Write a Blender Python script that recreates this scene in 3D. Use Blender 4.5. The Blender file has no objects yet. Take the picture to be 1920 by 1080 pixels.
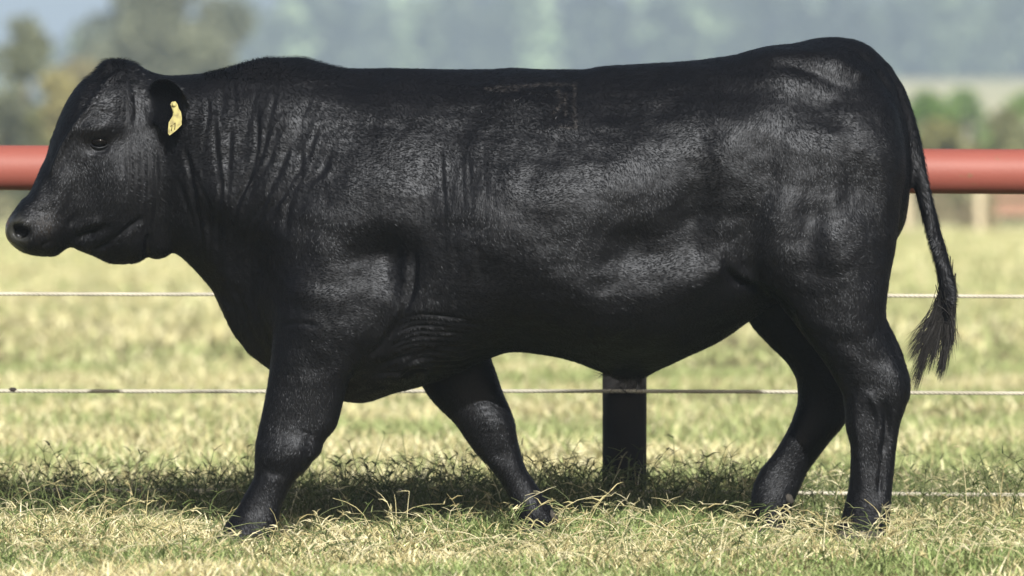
import bpy, math, random
import numpy as np
from mathutils import Vector, Matrix

R = math.radians
rng = np.random.default_rng(7)
random.seed(7)
scene = bpy.context.scene
COL = scene.collection

# ------------------------------------------------------------------ camera
PITCH = math.atan(240.0 / 13333.333)
HC = 1.065
DIST = 20.0
cam_d = bpy.data.cameras.new("camera")
cam = bpy.data.objects.new("camera", cam_d)
COL.objects.link(cam)
cam.location = (0, -DIST, HC)
cam.rotation_euler = (R(90) - PITCH, 0, 0)
cam_d.lens = 250
cam_d.sensor_width = 36
cam_d.clip_start = 0.5
cam_d.clip_end = 12000
cam_d.dof.use_dof = True
cam_d.dof.focus_distance = 19.85
cam_d.dof.aperture_fstop = 4.2
scene.camera = cam

# ------------------------------------------------------------------ sky, sun, exposure
SUN_AZ, SUN_EL = R(10.5), R(33)          # azimuth: to the right of "behind the camera"
sdir = Vector((math.sin(SUN_AZ) * math.cos(SUN_EL), -math.cos(SUN_AZ) * math.cos(SUN_EL), math.sin(SUN_EL)))
world = bpy.data.worlds.new("World")
scene.world = world
world.use_nodes = True
wn = world.node_tree.nodes
bg = wn["Background"]
sky = wn.new("ShaderNodeTexSky")
sky.sky_type = 'NISHITA'
sky.sun_disc = False
sky.sun_elevation = SUN_EL
sky.sun_rotation = math.pi - SUN_AZ
sky.dust_density = 6.0
sky.ozone_density = 0.4
world.node_tree.links.new(sky.outputs[0], bg.inputs[0])
bg.inputs[1].default_value = 0.05
sun_d = bpy.data.lights.new("sun", 'SUN')
sun_d.energy = 5.0
sun_d.angle = R(0.5)
sun_d.color = (1.0, 0.955, 0.88)
sun = bpy.data.objects.new("sun", sun_d)
COL.objects.link(sun)
sun.location = (4, -10, 12)
sun.rotation_euler = sdir.to_track_quat('Z', 'Y').to_euler()
scene.view_settings.view_transform = 'Standard'
scene.view_settings.look = 'None'
scene.view_settings.gamma = 1.0
scene.view_settings.use_curve_mapping = False
scene.view_settings.exposure = 0.86

# ------------------------------------------------------------------ helpers
CP, SP = math.cos(PITCH), math.sin(PITCH)
FPX = 13333.333


def W(px, py, Y=0.0):
    """photo measurement -> point standing in the plane at depth Y"""
    a = (px - 960) / FPX
    b = (540 - py) / FPX
    # ray = f + a*right + b*up
    ry = CP + b * SP
    rz = -SP + b * CP
    t = (Y + DIST) / ry
    return Vector((a * t, Y, HC + rz * t))


def PX(co):
    co = np.asarray(co, dtype=float)
    dy = co[:, 1] + DIST
    dz = co[:, 2] - HC
    dep = dy * CP - dz * SP
    up = dy * SP + dz * CP
    return 960 + FPX * co[:, 0] / dep, 540 - FPX * up / dep


def pchip(x, y, q):
    x = np.asarray(x, float); y = np.asarray(y, float); q = np.asarray(q, float)
    h = np.diff(x); d = np.diff(y) / h
    m = np.zeros(len(x))
    if len(x) == 2:
        return np.interp(q, x, y)
    for i in range(1, len(x) - 1):
        if d[i - 1] * d[i] > 0:
            w1 = 2 * h[i] + h[i - 1]; w2 = h[i] + 2 * h[i - 1]
            m[i] = (w1 + w2) / (w1 / d[i - 1] + w2 / d[i])
    m[0] = d[0]; m[-1] = d[-1]
    k = np.clip(np.searchsorted(x, q) - 1, 0, len(x) - 2)
    t = np.clip((q - x[k]) / h[k], 0, 1)
    return ((2 * t**3 - 3 * t**2 + 1) * y[k] + (t**3 - 2 * t**2 + t) * h[k] * m[k]
            + (-2 * t**3 + 3 * t**2) * y[k + 1] + (t**3 - t**2) * h[k] * m[k + 1])


class MB:
    def __init__(self):
        self.v = []; self.f = []; self.n = 0

    def add(self, verts, faces):
        verts = [tuple(p) for p in verts]
        self.v += verts
        self.f += [tuple(i + self.n for i in f) for f in faces]
        self.n += len(verts)

    def rings(self, rings, cap=True, closed=True):
        n = len(rings[0]); vs = [p for r in rings for p in r]; fs = []
        for k in range(len(rings) - 1):
            for i in range(n):
                j = (i + 1) % n
                fs.append((k * n + i, k * n + j, (k + 1) * n + j, (k + 1) * n + i))
        if cap:
            for k, flip in ((0, True), (len(rings) - 1, False)):
                c = np.mean(np.array([tuple(p) for p in rings[k]]), axis=0)
                vs.append(tuple(c)); ci = len(vs) - 1
                for i in range(n):
                    j = (i + 1) % n
                    fs.append((ci, k * n + j, k * n + i) if flip else (ci, k * n + i, k * n + j))
        self.add(vs, fs)

    def tube(self, pts, radii, n=8, cap=True, sy=1.0):
        P = [Vector(p) for p in pts]
        rings = []
        ref = Vector((0, 1, 0))
        for i, p in enumerate(P):
            t = (P[min(i + 1, len(P) - 1)] - P[max(i - 1, 0)]).normalized()
            a = ref - t * ref.dot(t)
            if a.length < 1e-3:
                a = Vector((1, 0, 0)) - t * t.x
            a.normalize(); b = t.cross(a)
            ref = a
            r = radii[i]
            rings.append([p + a * (r * sy * math.cos(2 * math.pi * k / n)) + b * (r * math.sin(2 * math.pi * k / n)) for k in range(n)])
        self.rings(rings, cap)

    def box(self, c, s, rot=None):
        vs = [Vector((x * s[0] / 2, y * s[1] / 2, z * s[2] / 2)) for x in (-1, 1) for y in (-1, 1) for z in (-1, 1)]
        if rot is not None:
            vs = [rot @ v for v in vs]
        vs = [v + Vector(c) for v in vs]
        self.add(vs, [(0, 1, 3, 2), (4, 6, 7, 5), (0, 4, 5, 1), (2, 3, 7, 6), (0, 2, 6, 4), (1, 5, 7, 3)])

    def mesh(self, name):
        me = bpy.data.meshes.new(name)
        me.from_pydata(self.v, [], self.f)
        me.update()
        return me

    def build(self, name, mat, parent=None, smooth=True):
        return link(name, self.mesh(name), mat, parent, smooth)


def link(name, me, mat, parent=None, smooth=True):
    o = bpy.data.objects.new(name, me)
    COL.objects.link(o)
    if mat:
        me.materials.append(mat)
    if smooth:
        me.polygons.foreach_set("use_smooth", [True] * len(me.polygons))
    if parent:
        o.parent = parent
        o.matrix_parent_inverse = Matrix.Translation(-parent.location)
    return o


def np_mesh(name, V, faces_flat, sizes, cols=None):
    me = bpy.data.meshes.new(name)
    me.vertices.add(len(V)); me.vertices.foreach_set("co", np.ascontiguousarray(V, dtype=np.float32).ravel())
    sizes = np.asarray(sizes, dtype=np.int32)
    me.loops.add(len(faces_flat)); me.loops.foreach_set("vertex_index", np.ascontiguousarray(faces_flat, dtype=np.int32))
    me.polygons.add(len(sizes))
    st = np.concatenate([[0], np.cumsum(sizes)[:-1]]).astype(np.int32)
    me.polygons.foreach_set("loop_start", st)
    try:
        me.polygons.foreach_set("loop_total", sizes)
    except Exception:
        pass
    me.update(calc_edges=True)
    if cols is not None:
        at = me.color_attributes.new("tint", 'FLOAT_COLOR', 'POINT')
        c4 = np.ones((len(V), 4), dtype=np.float32); c4[:, :3] = cols
        at.data.foreach_set("color", c4.ravel())
    return me


def tag(o, label=None, cat=None, group=None, kind=None):
    if label: o["label"] = label
    if cat: o["category"] = cat
    if group: o["group"] = group
    if kind: o["kind"] = kind
    return o


def empty(name, loc=(0, 0, 0)):
    o = bpy.data.objects.new(name, None)
    COL.objects.link(o)
    o.location = loc
    o.empty_display_size = 0.2
    return o


def mat(name, color=(0.5, 0.5, 0.5), rough=0.6, spec=0.5, metal=0.0):
    m = bpy.data.materials.new(name); m.use_nodes = True
    b = m.node_tree.nodes["Principled BSDF"]
    b.inputs["Base Color"].default_value = (*color, 1)
    b.inputs["Roughness"].default_value = rough
    b.inputs["Metallic"].default_value = metal
    b.inputs["Specular IOR Level"].default_value = spec
    return m, m.node_tree, b


def noise(nt, scale, detail=4, coord='Object', stretch=None, rot=None):
    tc = nt.nodes.new("ShaderNodeTexCoord")
    mp = nt.nodes.new("ShaderNodeMapping")
    nt.links.new(tc.outputs[coord], mp.inputs[0])
    if stretch: mp.inputs["Scale"].default_value = stretch
    if rot: mp.inputs["Rotation"].default_value = rot
    nz = nt.nodes.new("ShaderNodeTexNoise")
    nz.inputs["Scale"].default_value = scale
    nz.inputs["Detail"].default_value = detail
    nt.links.new(mp.outputs[0], nz.inputs["Vector"])
    return nz


def ramp(nt, src, stops):
    r = nt.nodes.new("ShaderNodeValToRGB")
    e = r.color_ramp.elements
    while len(e) < len(stops): e.new(0.5)
    for k, (p, c) in enumerate(stops):
        e[k].position = p; e[k].color = (*c, 1)
    nt.links.new(src, r.inputs[0])
    return r


def bump(nt, b, src, strength, dist, prev=None):
    bp = nt.nodes.new("ShaderNodeBump")
    bp.inputs["Strength"].default_value = strength
    bp.inputs["Distance"].default_value = dist
    nt.links.new(src, bp.inputs["Height"])
    if prev: nt.links.new(prev.outputs[0], bp.inputs["Normal"])
    nt.links.new(bp.outputs[0], b.inputs["Normal"])
    return bp


# ------------------------------------------------------------------ materials
def m_tinted(name, translucent=0.3, rough=0.55, spec=0.3):
    m, nt, b = mat(name, rough=rough, spec=spec)
    at = nt.nodes.new("ShaderNodeVertexColor"); at.layer_name = "tint"
    nt.links.new(at.outputs[0], b.inputs["Base Color"])
    if translucent > 0:
        tr = nt.nodes.new("ShaderNodeBsdfTranslucent")
        nt.links.new(at.outputs[0], tr.inputs[0])
        mx = nt.nodes.new("ShaderNodeMixShader"); mx.inputs[0].default_value = translucent
        out = nt.nodes["Material Output"]
        nt.links.new(b.outputs[0], mx.inputs[1]); nt.links.new(tr.outputs[0], mx.inputs[2])
        nt.links.new(mx.outputs[0], out.inputs[0])
    return m


M_GRASS = m_tinted("grass_blades", 0.28)
M_LEAF = m_tinted("leaves", 0.25)


def make_ground_mat():
    m, nt, b = mat("meadow_ground", rough=0.95, spec=0.1)
    n1 = noise(nt, 0.35, 5, 'Object', (1, 0.35, 1))
    n2 = noise(nt, 14.0, 6, 'Object')
    r1 = ramp(nt, n1.outputs["Fac"], [(0.32, (0.085, 0.095, 0.035)), (0.5, (0.14, 0.125, 0.06)), (0.68, (0.20, 0.165, 0.085))])
    r2 = ramp(nt, n2.outputs["Fac"], [(0.3, (0.5, 0.5, 0.5)), (0.7, (1.1, 1.1, 1.1))])
    mx = nt.nodes.new("ShaderNodeMix"); mx.data_type = 'RGBA'; mx.blend_type = 'MULTIPLY'
    mx.inputs[0].default_value = 1.0
    nt.links.new(r1.outputs[0], mx.inputs[6]); nt.links.new(r2.outputs[0], mx.inputs[7])
    tc = nt.nodes.new("ShaderNodeTexCoord"); sx = nt.nodes.new("ShaderNodeSeparateXYZ")
    nt.links.new(tc.outputs["Object"], sx.inputs[0])
    mr = nt.nodes.new("ShaderNodeMapRange"); mr.inputs[1].default_value = 14; mr.inputs[2].default_value = 60
    nt.links.new(sx.outputs["Y"], mr.inputs[0])
    n4 = noise(nt, 0.012, 3, 'Object', (1, 0.4, 1))
    r4 = ramp(nt, n4.outputs["Fac"], [(0.35, (0.30, 0.30, 0.16)), (0.6, (0.46, 0.43, 0.27))])      # pale stubble field on the hillside
    mf = nt.nodes.new("ShaderNodeMix"); mf.data_type = 'RGBA'
    nt.links.new(mr.outputs[0], mf.inputs[0]); nt.links.new(mx.outputs[2], mf.inputs[6]); nt.links.new(r4.outputs[0], mf.inputs[7])
    nt.links.new(mf.outputs[2], b.inputs["Base Color"])
    bump(nt, b, n2.outputs["Fac"], 0.6, 0.03)
    return m


M_GROUND = make_ground_mat()


def make_red():
    m, nt, b = mat("red_painted_pipe", (0.36, 0.062, 0.045), 0.58, 0.35)
    n1 = noise(nt, 3.0, 5, 'Object', (0.5, 2, 2))
    r = ramp(nt, n1.outputs["Fac"], [(0.3, (0.18, 0.052, 0.040)), (0.55, (0.215, 0.064, 0.050)), (0.75, (0.26, 0.092, 0.074))])
    nt.links.new(r.outputs[0], b.inputs["Base Color"])
    n3 = noise(nt, 22, 6, 'Object', (0.6, 1, 1))
    r3 = ramp(nt, n3.outputs["Fac"], [(0.66, (0, 0, 0)), (0.72, (1, 1, 1))])
    mx = nt.nodes.new("ShaderNodeMix"); mx.data_type = 'RGBA'
    nt.links.new(r3.outputs[0], mx.inputs[0]); nt.links.new(r.outputs[0], mx.inputs[6]); mx.inputs[7].default_value = (0.16, 0.075, 0.045, 1)
    nt.links.new(mx.outputs[2], b.inputs["Base Color"])
    n2 = noise(nt, 90, 4)
    bump(nt, b, n2.outputs["Fac"], 0.15, 0.003)
    return m


def make_postmat():
    m, nt, b = mat("black_painted_post", (0.02, 0.02, 0.022), 0.7, 0.12)
    n1 = noise(nt, 6.0, 6, 'Object', (2, 2, 0.6))
    r = ramp(nt, n1.outputs["Fac"], [(0.3, (0.012, 0.012, 0.013)), (0.6, (0.022, 0.021, 0.021)), (0.8, (0.045, 0.032, 0.027))])
    nt.links.new(r.outputs[0], b.inputs["Base Color"])
    n2 = noise(nt, 60, 4)
    bump(nt, b, n2.outputs["Fac"], 0.3, 0.003)
    return m


def make_wire():
    m, nt, b = mat("pale_twisted_wire", (0.62, 0.60, 0.54), 0.55, 0.3)
    n1 = noise(nt, 9.0, 4, 'Object', (0.4, 2, 2))
    r = ramp(nt, n1.outputs["Fac"], [(0.35, (0.26, 0.25, 0.20)), (0.6, (0.40, 0.385, 0.32))])
    nt.links.new(r.outputs[0], b.inputs["Base Color"])
    return m


M_RED, M_POST, M_WIRE = make_red(), make_postmat(), make_wire()


def make_skin():
    m, nt, b = mat("black_hide", (0.012, 0.012, 0.013), 0.5, 0.23)
    b.inputs["Specular Tint"].default_value = (0.84, 0.90, 1.0, 1)
    vc = nt.nodes.new("ShaderNodeVertexColor"); vc.layer_name = "zones"   # R bare nose, G scar, B brownish skin
    sp = nt.nodes.new("ShaderNodeSeparateColor"); nt.links.new(vc.outputs[0], sp.inputs[0])
    n1 = noise(nt, 5, 5, 'Object')
    base = ramp(nt, n1.outputs["Fac"], [(0.3, (0.0018, 0.0018, 0.0024)), (0.7, (0.0035, 0.0034, 0.0042))])
    def mix(a, col, fac):
        mx = nt.nodes.new("ShaderNodeMix"); mx.data_type = 'RGBA'
        nt.links.new(fac, mx.inputs[0]); nt.links.new(a, mx.inputs[6]); mx.inputs[7].default_value = (*col, 1)
        return mx.outputs[2]
    c = mix(base.outputs[0], (0.030, 0.031, 0.029), sp.outputs[0])
    c = mix(c, (0.03, 0.028, 0.027), sp.outputs[1])
    c = mix(c, (0.022, 0.018, 0.014), sp.outputs[2])
    nt.links.new(c, b.inputs["Base Color"])
    mr = nt.nodes.new("ShaderNodeMapRange"); mr.inputs[3].default_value = 0.48; mr.inputs[4].default_value = 0.27
    nt.links.new(sp.outputs[0], mr.inputs[0]); nt.links.new(mr.outputs[0], b.inputs["Roughness"])
    b.inputs["Sheen Weight"].default_value = 0.0
    b.inputs["Sheen Roughness"].default_value = 0.35
    h1 = noise(nt, 260, 3, 'Object', (0.35, 1, 0.8), (0, 0.5, 0))
    h2 = noise(nt, 120, 4, 'Object', (1, 1, 0.3), (0, -0.45, 0))
    bp = bump(nt, b, h1.outputs["Fac"], 0.22, 0.003)
    bump(nt, b, h2.outputs["Fac"], 0.3, 0.004, bp)
    return m


M_SKIN = make_skin()
M_HAIR, _, _b = mat("black_hair", (0.0024, 0.0024, 0.0030), 0.46, 0.185)
_b.inputs["Specular Tint"].default_value = (0.84, 0.90, 1.0, 1)
M_HAIR_TAIL, _, _b = mat("black_tail_hair", (0.008, 0.0075, 0.0075), 0.45, 0.3)
M_HOOF, _, _b = mat("dark_horn", (0.035, 0.032, 0.028), 0.75, 0.2)
M_EYE, _, _b = mat("dark_eye", (0.003, 0.0025, 0.0025), 0.08, 0.12)
M_TAG, _, _b = mat("yellow_plastic", (0.42, 0.385, 0.13), 0.5, 0.3)
_nt = M_TAG.node_tree; _n = noise(_nt, 60, 5); _r = ramp(_nt, _n.outputs["Fac"], [(0.35, (0.18, 0.155, 0.075)), (0.6, (0.34, 0.315, 0.13))])
_nt.links.new(_r.outputs[0], _nt.nodes["Principled BSDF"].inputs["Base Color"])
M_INK, _, _b = mat("tag_ink", (0.10, 0.085, 0.03), 0.6, 0.3)
M_BARK, _nt, _b = mat("bark", (0.12, 0.095, 0.07), 0.9, 0.1)
_n = noise(_nt, 3, 5, 'Object', (1, 1, 0.3)); _r = ramp(_nt, _n.outputs["Fac"], [(0.3, (0.07, 0.055, 0.04)), (0.7, (0.2, 0.17, 0.13))])
_nt.links.new(_r.outputs[0], _b.inputs["Base Color"])

# ------------------------------------------------------------------ ground (one sheet, terrain beyond the paddock)
def terrain(x, y):
    x = np.asarray(x, float); y = np.asarray(y, float)
    a = np.clip((y - 260) / 700.0, 0, 1); a = a * a * (3 - 2 * a)
    b_ = np.clip((y - 900) / 900.0, 0, 1); b_ = b_ * b_ * (3 - 2 * b_)
    side = np.clip((x + 75 + (y - 1000) * -0.02) / 60.0, 0, 1); side = side * side * (3 - 2 * side)
    z = a * (11.0 + 1.0 * np.sin(x / 140.0 + 0.4)) * (0.45 + 0.55 * side)
    z = z + b_ * side * (8 + 3 * np.sin(x / 170.0 + 1.0))
    near = np.clip((60 - np.abs(y)) / 40.0, 0, 1)
    z = z + 0.012 * near * (np.sin(x * 3.1 + y * 1.3) + np.sin(y * 2.7 - x * 1.1))
    z = z - 0.004
    return z


def make_ground():
    xs = np.unique(np.concatenate([np.linspace(-1500, -40, 30), np.linspace(-40, -5, 12), np.linspace(-5, 5, 81), np.linspace(5, 40, 12), np.linspace(40, 1500, 30)]))
    ys = np.unique(np.concatenate([np.linspace(-60, -4, 15), np.linspace(-4, 8, 97), np.linspace(8, 100, 40), np.linspace(80, 2600, 64)]))
    X, Y = np.meshgrid(xs, ys)
    V = np.stack([X, Y, terrain(X, Y)], -1).reshape(-1, 3)
    nx, ny = len(xs), len(ys)
    i = np.arange(nx - 1)[None, :] + nx * np.arange(ny - 1)[:, None]
    q = np.stack([i, i + 1, i + nx + 1, i + nx], -1).reshape(-1)
    me = np_mesh("ground", V, q, [4] * ((nx - 1) * (ny - 1)))
    o = link("ground", me, M_GROUND)
    tag(o, kind="structure")


make_ground()

# ------------------------------------------------------------------ grass
GREEN = np.array([(0.185, 0.25, 0.085), (0.24, 0.30, 0.12), (0.14, 0.20, 0.065), (0.29, 0.34, 0.155)])
STRAW = np.array([(0.48, 0.44, 0.235), (0.58, 0.54, 0.325), (0.42, 0.37, 0.19), (0.70, 0.66, 0.45)])


def patch(x, y, s=1.0):
    """large soft patches of green and of straw, 0..1"""
    x = x / s; y = y / s
    v = (np.sin(x * 2.1 + 1.3 * np.sin(y * 1.7)) + np.sin(y * 2.9 + 1.1 * np.sin(x * 2.3 + 1)) + 0.7 * np.sin(x * 5.3 - y * 3.7 + 2)
         + 0.6 * np.sin(x * 9.1 + y * 7.9))
    return np.clip(0.5 + v / 5.0, 0, 1)


def blades(name, P, h, w, az, lean, curve, droop, cols, seglev=(0, 0.35, 0.7, 1.0)):
    N = len(P)
    d = np.stack([np.cos(az), np.sin(az), np.zeros(N)], -1)
    ra = az + math.pi / 2 + rng.normal(0, 0.5, N)
    sd = np.stack([np.cos(ra), np.sin(ra), np.zeros(N)], -1)
    L = len(seglev); nv = 2 * (L - 1) + 1
    V = np.zeros((N, nv, 3))
    for k, s in enumerate(seglev):
        c = P + d * (h * (lean * s + curve * s * s))[:, None]
        c[:, 2] += h * (s - droop * s * s)
        if k < L - 1:
            ww = (w * (1 - s ** 1.6) * 0.5)[:, None]
            V[:, 2 * k] = c - sd * ww; V[:, 2 * k + 1] = c + sd * ww
        else:
            V[:, 2 * k] = c
    loc = []; sizes = []
    for k in range(L - 2):
        loc += [2 * k, 2 * k + 1, 2 * k + 3, 2 * k + 2]; sizes.append(4)
    k = L - 2
    loc += [2 * k, 2 * k + 1, 2 * k + 2]; sizes.append(3)
    F = (np.array(loc)[None, :] + nv * np.arange(N)[:, None]).ravel()
    S = np.tile(sizes, N)
    C = np.repeat(cols[:, None, :], nv, axis=1).reshape(-1, 3)
    return np_mesh(name, V.reshape(-1, 3), F, S, C)


def scatter(n, y0, y1, margin=0.7):
    """positions in the wedge of paddock one can see, a little wider"""
    out = []
    y = y0 + (y1 - y0) * rng.random(n * 3)
    half = 0.0725 * (y + DIST) + margin
    hm = 0.0725 * (y1 + DIST) + margin
    keep = rng.random(len(y)) < half / hm
    y = y[keep][:n]; half = half[keep][:n]
    x = (rng.random(len(y)) * 2 - 1) * half
    return x, y


def grass_layer(name, n, y0, y1, hmin, hmax, wmin, wmax, scale=1.0, straw_bias=0.0, lean_s=0.6, margin=0.7, tall=None, tone=1.0, even=0.0):
    x, y = scatter(n, y0, y1, margin)
    N = len(x)
    g = patch(x, y, scale)
    clump = patch(x * 4 + 7, y * 4 - 3)
    h = hmin + (hmax - hmin) * rng.random(N) ** 1.5
    h *= 0.65 + 0.7 * clump
    if tall is not None:
        h *= tall(x, y)
    w = wmin + (wmax - wmin) * rng.random(N)
    pg = np.clip(0.52 + 1.3 * (g - 0.5) - straw_bias, 0.04, 0.96)
    isg = rng.random(N) < pg
    ci = rng.integers(0, 4, N)
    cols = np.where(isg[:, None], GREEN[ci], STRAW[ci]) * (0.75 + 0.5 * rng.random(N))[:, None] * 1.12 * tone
    cols = cols * (1 - even) + cols.mean(0) * even
    az = rng.random(N) * 2 * math.pi
    lean = np.abs(rng.normal(0, lean_s, N)) + np.where(isg, 0, 0.35)
    curve = rng.random(N) * 0.7
    droop = rng.random(N) * 0.55
    z = terrain(x, y)
    P = np.stack([x, y, z], -1)
    return blades(name, P, h, w, az, lean, curve, droop, cols)


def tall_strip(x, y):
    # taller tufts along the unmown strip under the fence
    s = np.exp(-((y - 1.5) / 0.55) ** 2)
    s = s * (y > 0.7)
    f = 1 + 0.8 * s
    for hx, hy_, rr in ((W(450, 1015).x, -.33, .17), (W(1005, 1000).x, .02, .12)):     # trodden round the forefeet
        f = f * (1 - 0.55 * np.exp(-(((x - hx) / rr) ** 2 + ((y - hy_) / .22) ** 2)))
    f = f * (1 - 0.45 * np.clip((x - 0.75) / 0.2, 0, 1) * (y > 0.6) * (y < 1.6))
    return f * (0.3 + 0.9 * patch(x * 2.3 + 3, y * 1.5))


me = grass_layer("short_grass", 150000, -2.8, 2.9, 0.024, 0.070, 0.0030, 0.0066, tall=tall_strip, straw_bias=0.0, lean_s=0.8)
tag(link("short_grass", me, M_GRASS), "short matted green and straw grass under the bull and the fence", "grass", kind="stuff")
def tuft_height(x, y):
    """knee-high nowhere: tallest left of the post, low at its foot and to the right"""
    xx = x / 0.00162
    t = 0.85 + 0.5 * patch(x * 3.1, y * 2.2 + 4)
    foot = np.exp(-((xx - 215) / 110) ** 2) * (y < 1.75)
    right = np.clip((xx - 420) / 120, 0, 1) * (y < 1.65)
    return t * (1 - 0.6 * foot) * (1 - 0.8 * right)


me = grass_layer("tufted_grass", 70000, 0.8, 2.4, 0.035, 0.10, 0.0026, 0.0050, scale=0.6, tall=tuft_height, straw_bias=-0.32, lean_s=0.45, tone=0.5)  # green tufts; tone darkens their colour further to deepen the bull's shadow
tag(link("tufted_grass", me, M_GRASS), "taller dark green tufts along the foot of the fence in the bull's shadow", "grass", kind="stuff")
me = grass_layer("meadow_grass", 120000, 2.9, 16, 0.03, 0.09, 0.005, 0.010, scale=1.6, straw_bias=0.04, margin=1.0, tone=1.12, even=0.25)
tag(link("meadow_grass", me, M_GRASS), "yellowing meadow grass just beyond the pipe fence", "grass", kind="stuff")
me = grass_layer("field_grass", 180000, 16, 88, 0.05, 0.12, 0.012, 0.024, scale=4.0, straw_bias=0.12, margin=4.5, tone=1.12, even=0.4)
tag(link("field_grass", me, M_GRASS), "far dry field grass out of focus", "grass", kind="stuff")


def make_long_grass():
    """runners, straw stalks and finger-like seed heads standing above the turf"""
    mb = MB(); cols = []
    def strand(pts, r0, r1, col):
        n0 = mb.n
        k = len(pts)
        mb.tube(pts, [r0 + (r1 - r0) * i / (k - 1) for i in range(k)], 4, cap=False)
        cols.extend([col] * (mb.n - n0))
    for i in range(4400):
        front = i % 4 == 0
        y = random.uniform(-1.9, 0.5) if front else random.uniform(0.8, 1.9)
        half = 0.0725 * (y + DIST) + 0.4
        x = random.uniform(-half, half)
        if x > 0.72 and 0.6 < y < 1.6 and random.random() < 0.8: continue
        z = float(terrain(x, y))
        az = random.uniform(0, 2 * math.pi)
        L = random.uniform(0.07, 0.19) if front else random.uniform(0.08, 0.20)
        if random.random() < 0.15 and not front: L *= 1.35
        flop = random.uniform(0.5, 1.8) if front else random.uniform(0.15, 1.1)
        col = STRAW[random.randrange(4)] * random.uniform(0.8, 1.1) if random.random() < (0.65 if front else 0.12) else GREEN[random.randrange(4)] * random.uniform(0.3, 0.8)  # greens darkened, straw rare beyond the bull, to deepen its ground shadow
        col = tuple(col)
        pts = []
        kx = random.uniform(-0.5, 0.5)
        for k in range(6):
            s = k / 5
            hh = L * (s - 0.42 * s * s * min(1.3, flop))
            out = L * 0.75 * flop * s * s * 0.8 + L * 0.1 * s
            a = az + kx * s
            pts.append((x + math.cos(a) * out, y + math.sin(a) * out, z + max(0.004, hh)))
        strand(pts, 0.0016, 0.0007, col)
        tip = Vector(pts[-1])
        mode = random.random()
        if mode < 0.22:      # fingers
            for q in range(random.randint(3, 5)):
                a = random.uniform(0, 2 * math.pi); l = random.uniform(0.02, 0.05)
                e = random.uniform(-0.2, 0.8)
                d = Vector((math.cos(a), math.sin(a), e)).normalized()
                strand([tip, tip + d * l * 0.5 + Vector((0, 0, 0.002)), tip + d * l], 0.0009, 0.0004, col)
        elif mode < 0.75:    # narrow leaves on the stalk
            for q in range(random.randint(2, 6)):
                b0 = Vector(pts[random.randint(1, 5)])
                a = random.uniform(0, 2 * math.pi); l = random.uniform(0.015, 0.05)
                d = Vector((math.cos(a), math.sin(a), random.uniform(0.2, 1.2))).normalized()
                strand([b0, b0 + d * l * 0.5, b0 + d * l + Vector((0, 0, -0.25 * l))], 0.0024, 0.0004, col)
    me = mb.mesh("long_grass")
    at = me.color_attributes.new("tint", 'FLOAT_COLOR', 'POINT')
    c4 = np.ones((mb.n, 4), dtype=np.float32); c4[:, :3] = np.array(cols)
    at.data.foreach_set("color", c4.ravel())
    tag(link("long_grass", me, M_GRASS), "long loose stalks and seed heads standing above the turf", "grass", kind="stuff")


make_long_grass()

# ------------------------------------------------------------------ pipe fence
YF = 1.62


def make_fence():
    root = empty("pipe_fence", (W(1171, 940, YF).x, YF, 0))
    tag(root, "red pipe rail fence on dark posts with pale twisted wires behind the bull", "fence")
    A, B = W(0, 315, YF), W(1920, 321.5, YF)
    sl = (B.z - A.z) / (B.x - A.x)
    zr = lambda x, z0: z0 + (x - A.x) * sl
    rad = 42.2 * (YF + DIST) / FPX
    X0, X1 = -5.2, 5.2
    mb = MB()
    xs = np.linspace(X0, X1, 60)
    mb.tube([(x, YF, zr(x, A.z) + 0.0006 * math.sin(x * 3)) for x in xs], [rad] * 60, 40)
    mb.build("top_rail", M_RED, root)
    px0 = W(1171, 700, YF).x
    prad = 41.5 * (YF + DIST) / FPX
    for k, x in enumerate((px0, px0 - 3.3, px0 + 3.3)):
        mb = MB()
        zt = zr(x, A.z) - rad * 0.55
        mb.tube([(x, YF, z) for z in np.linspace(-0.3, zt, 24)], [prad] * 24, 36)
        mb.build("post", M_POST, root)
    for (yl, yr) in ((548.5, 554), (730.5, 735.5), (915.5, 926)):
        a, b = W(0, yl, YF - 0.075), W(1920, yr, YF - 0.075)
        s = (b.z - a.z) / (b.x - a.x)
        mb = MB()
        L = np.arange(X0, X1, 0.006)
        r = 0.0030
        for st in range(3):
            pts = []
            for x in L:
                ph = 2 * math.pi * (x / 0.045 + st / 3)
                pts.append((x, YF - 0.075 + r * math.cos(ph), a.z + (x - a.x) * s + r * math.sin(ph) - 0.004 * math.sin((x - px0) * 0.95) ** 2))
            mb.tube(pts, [0.0034] * len(pts), 6)
        w = mb.build("wire", M_WIRE, root)
        if yl == 730.5:
            c = W(24, 731, YF - 0.075)
            mb = MB(); mb.tube([(c.x - 0.012, c.y, c.z), (c.x - 0.006, c.y, c.z), (c.x + 0.006, c.y, c.z), (c.x + 0.012, c.y, c.z)], [0.004, 0.0075, 0.0075, 0.004], 10)
            mb.build("clip", M_POST, w)
        for x in (px0, px0 - 3.3, px0 + 3.3):
            zc = a.z + (x - a.x) * s
            mb = MB()
            mb.tube([(x - 0.012, YF - prad - 0.001, zc + 0.012), (x - 0.005, YF - 0.089, zc + 0.004), (x + 0.005, YF - 0.089, zc - 0.004), (x + 0.012, YF - prad - 0.001, zc - 0.012)], [0.0018] * 4, 6)
            mb.build("staple", M_POST, w)


make_fence()

# ------------------------------------------------------------------ bull: body volumes
def interp_cols(table, q):
    T = np.array(table, float)
    return [pchip(T[:, 0], T[:, k], q) for k in range(1, T.shape[1])]


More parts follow.
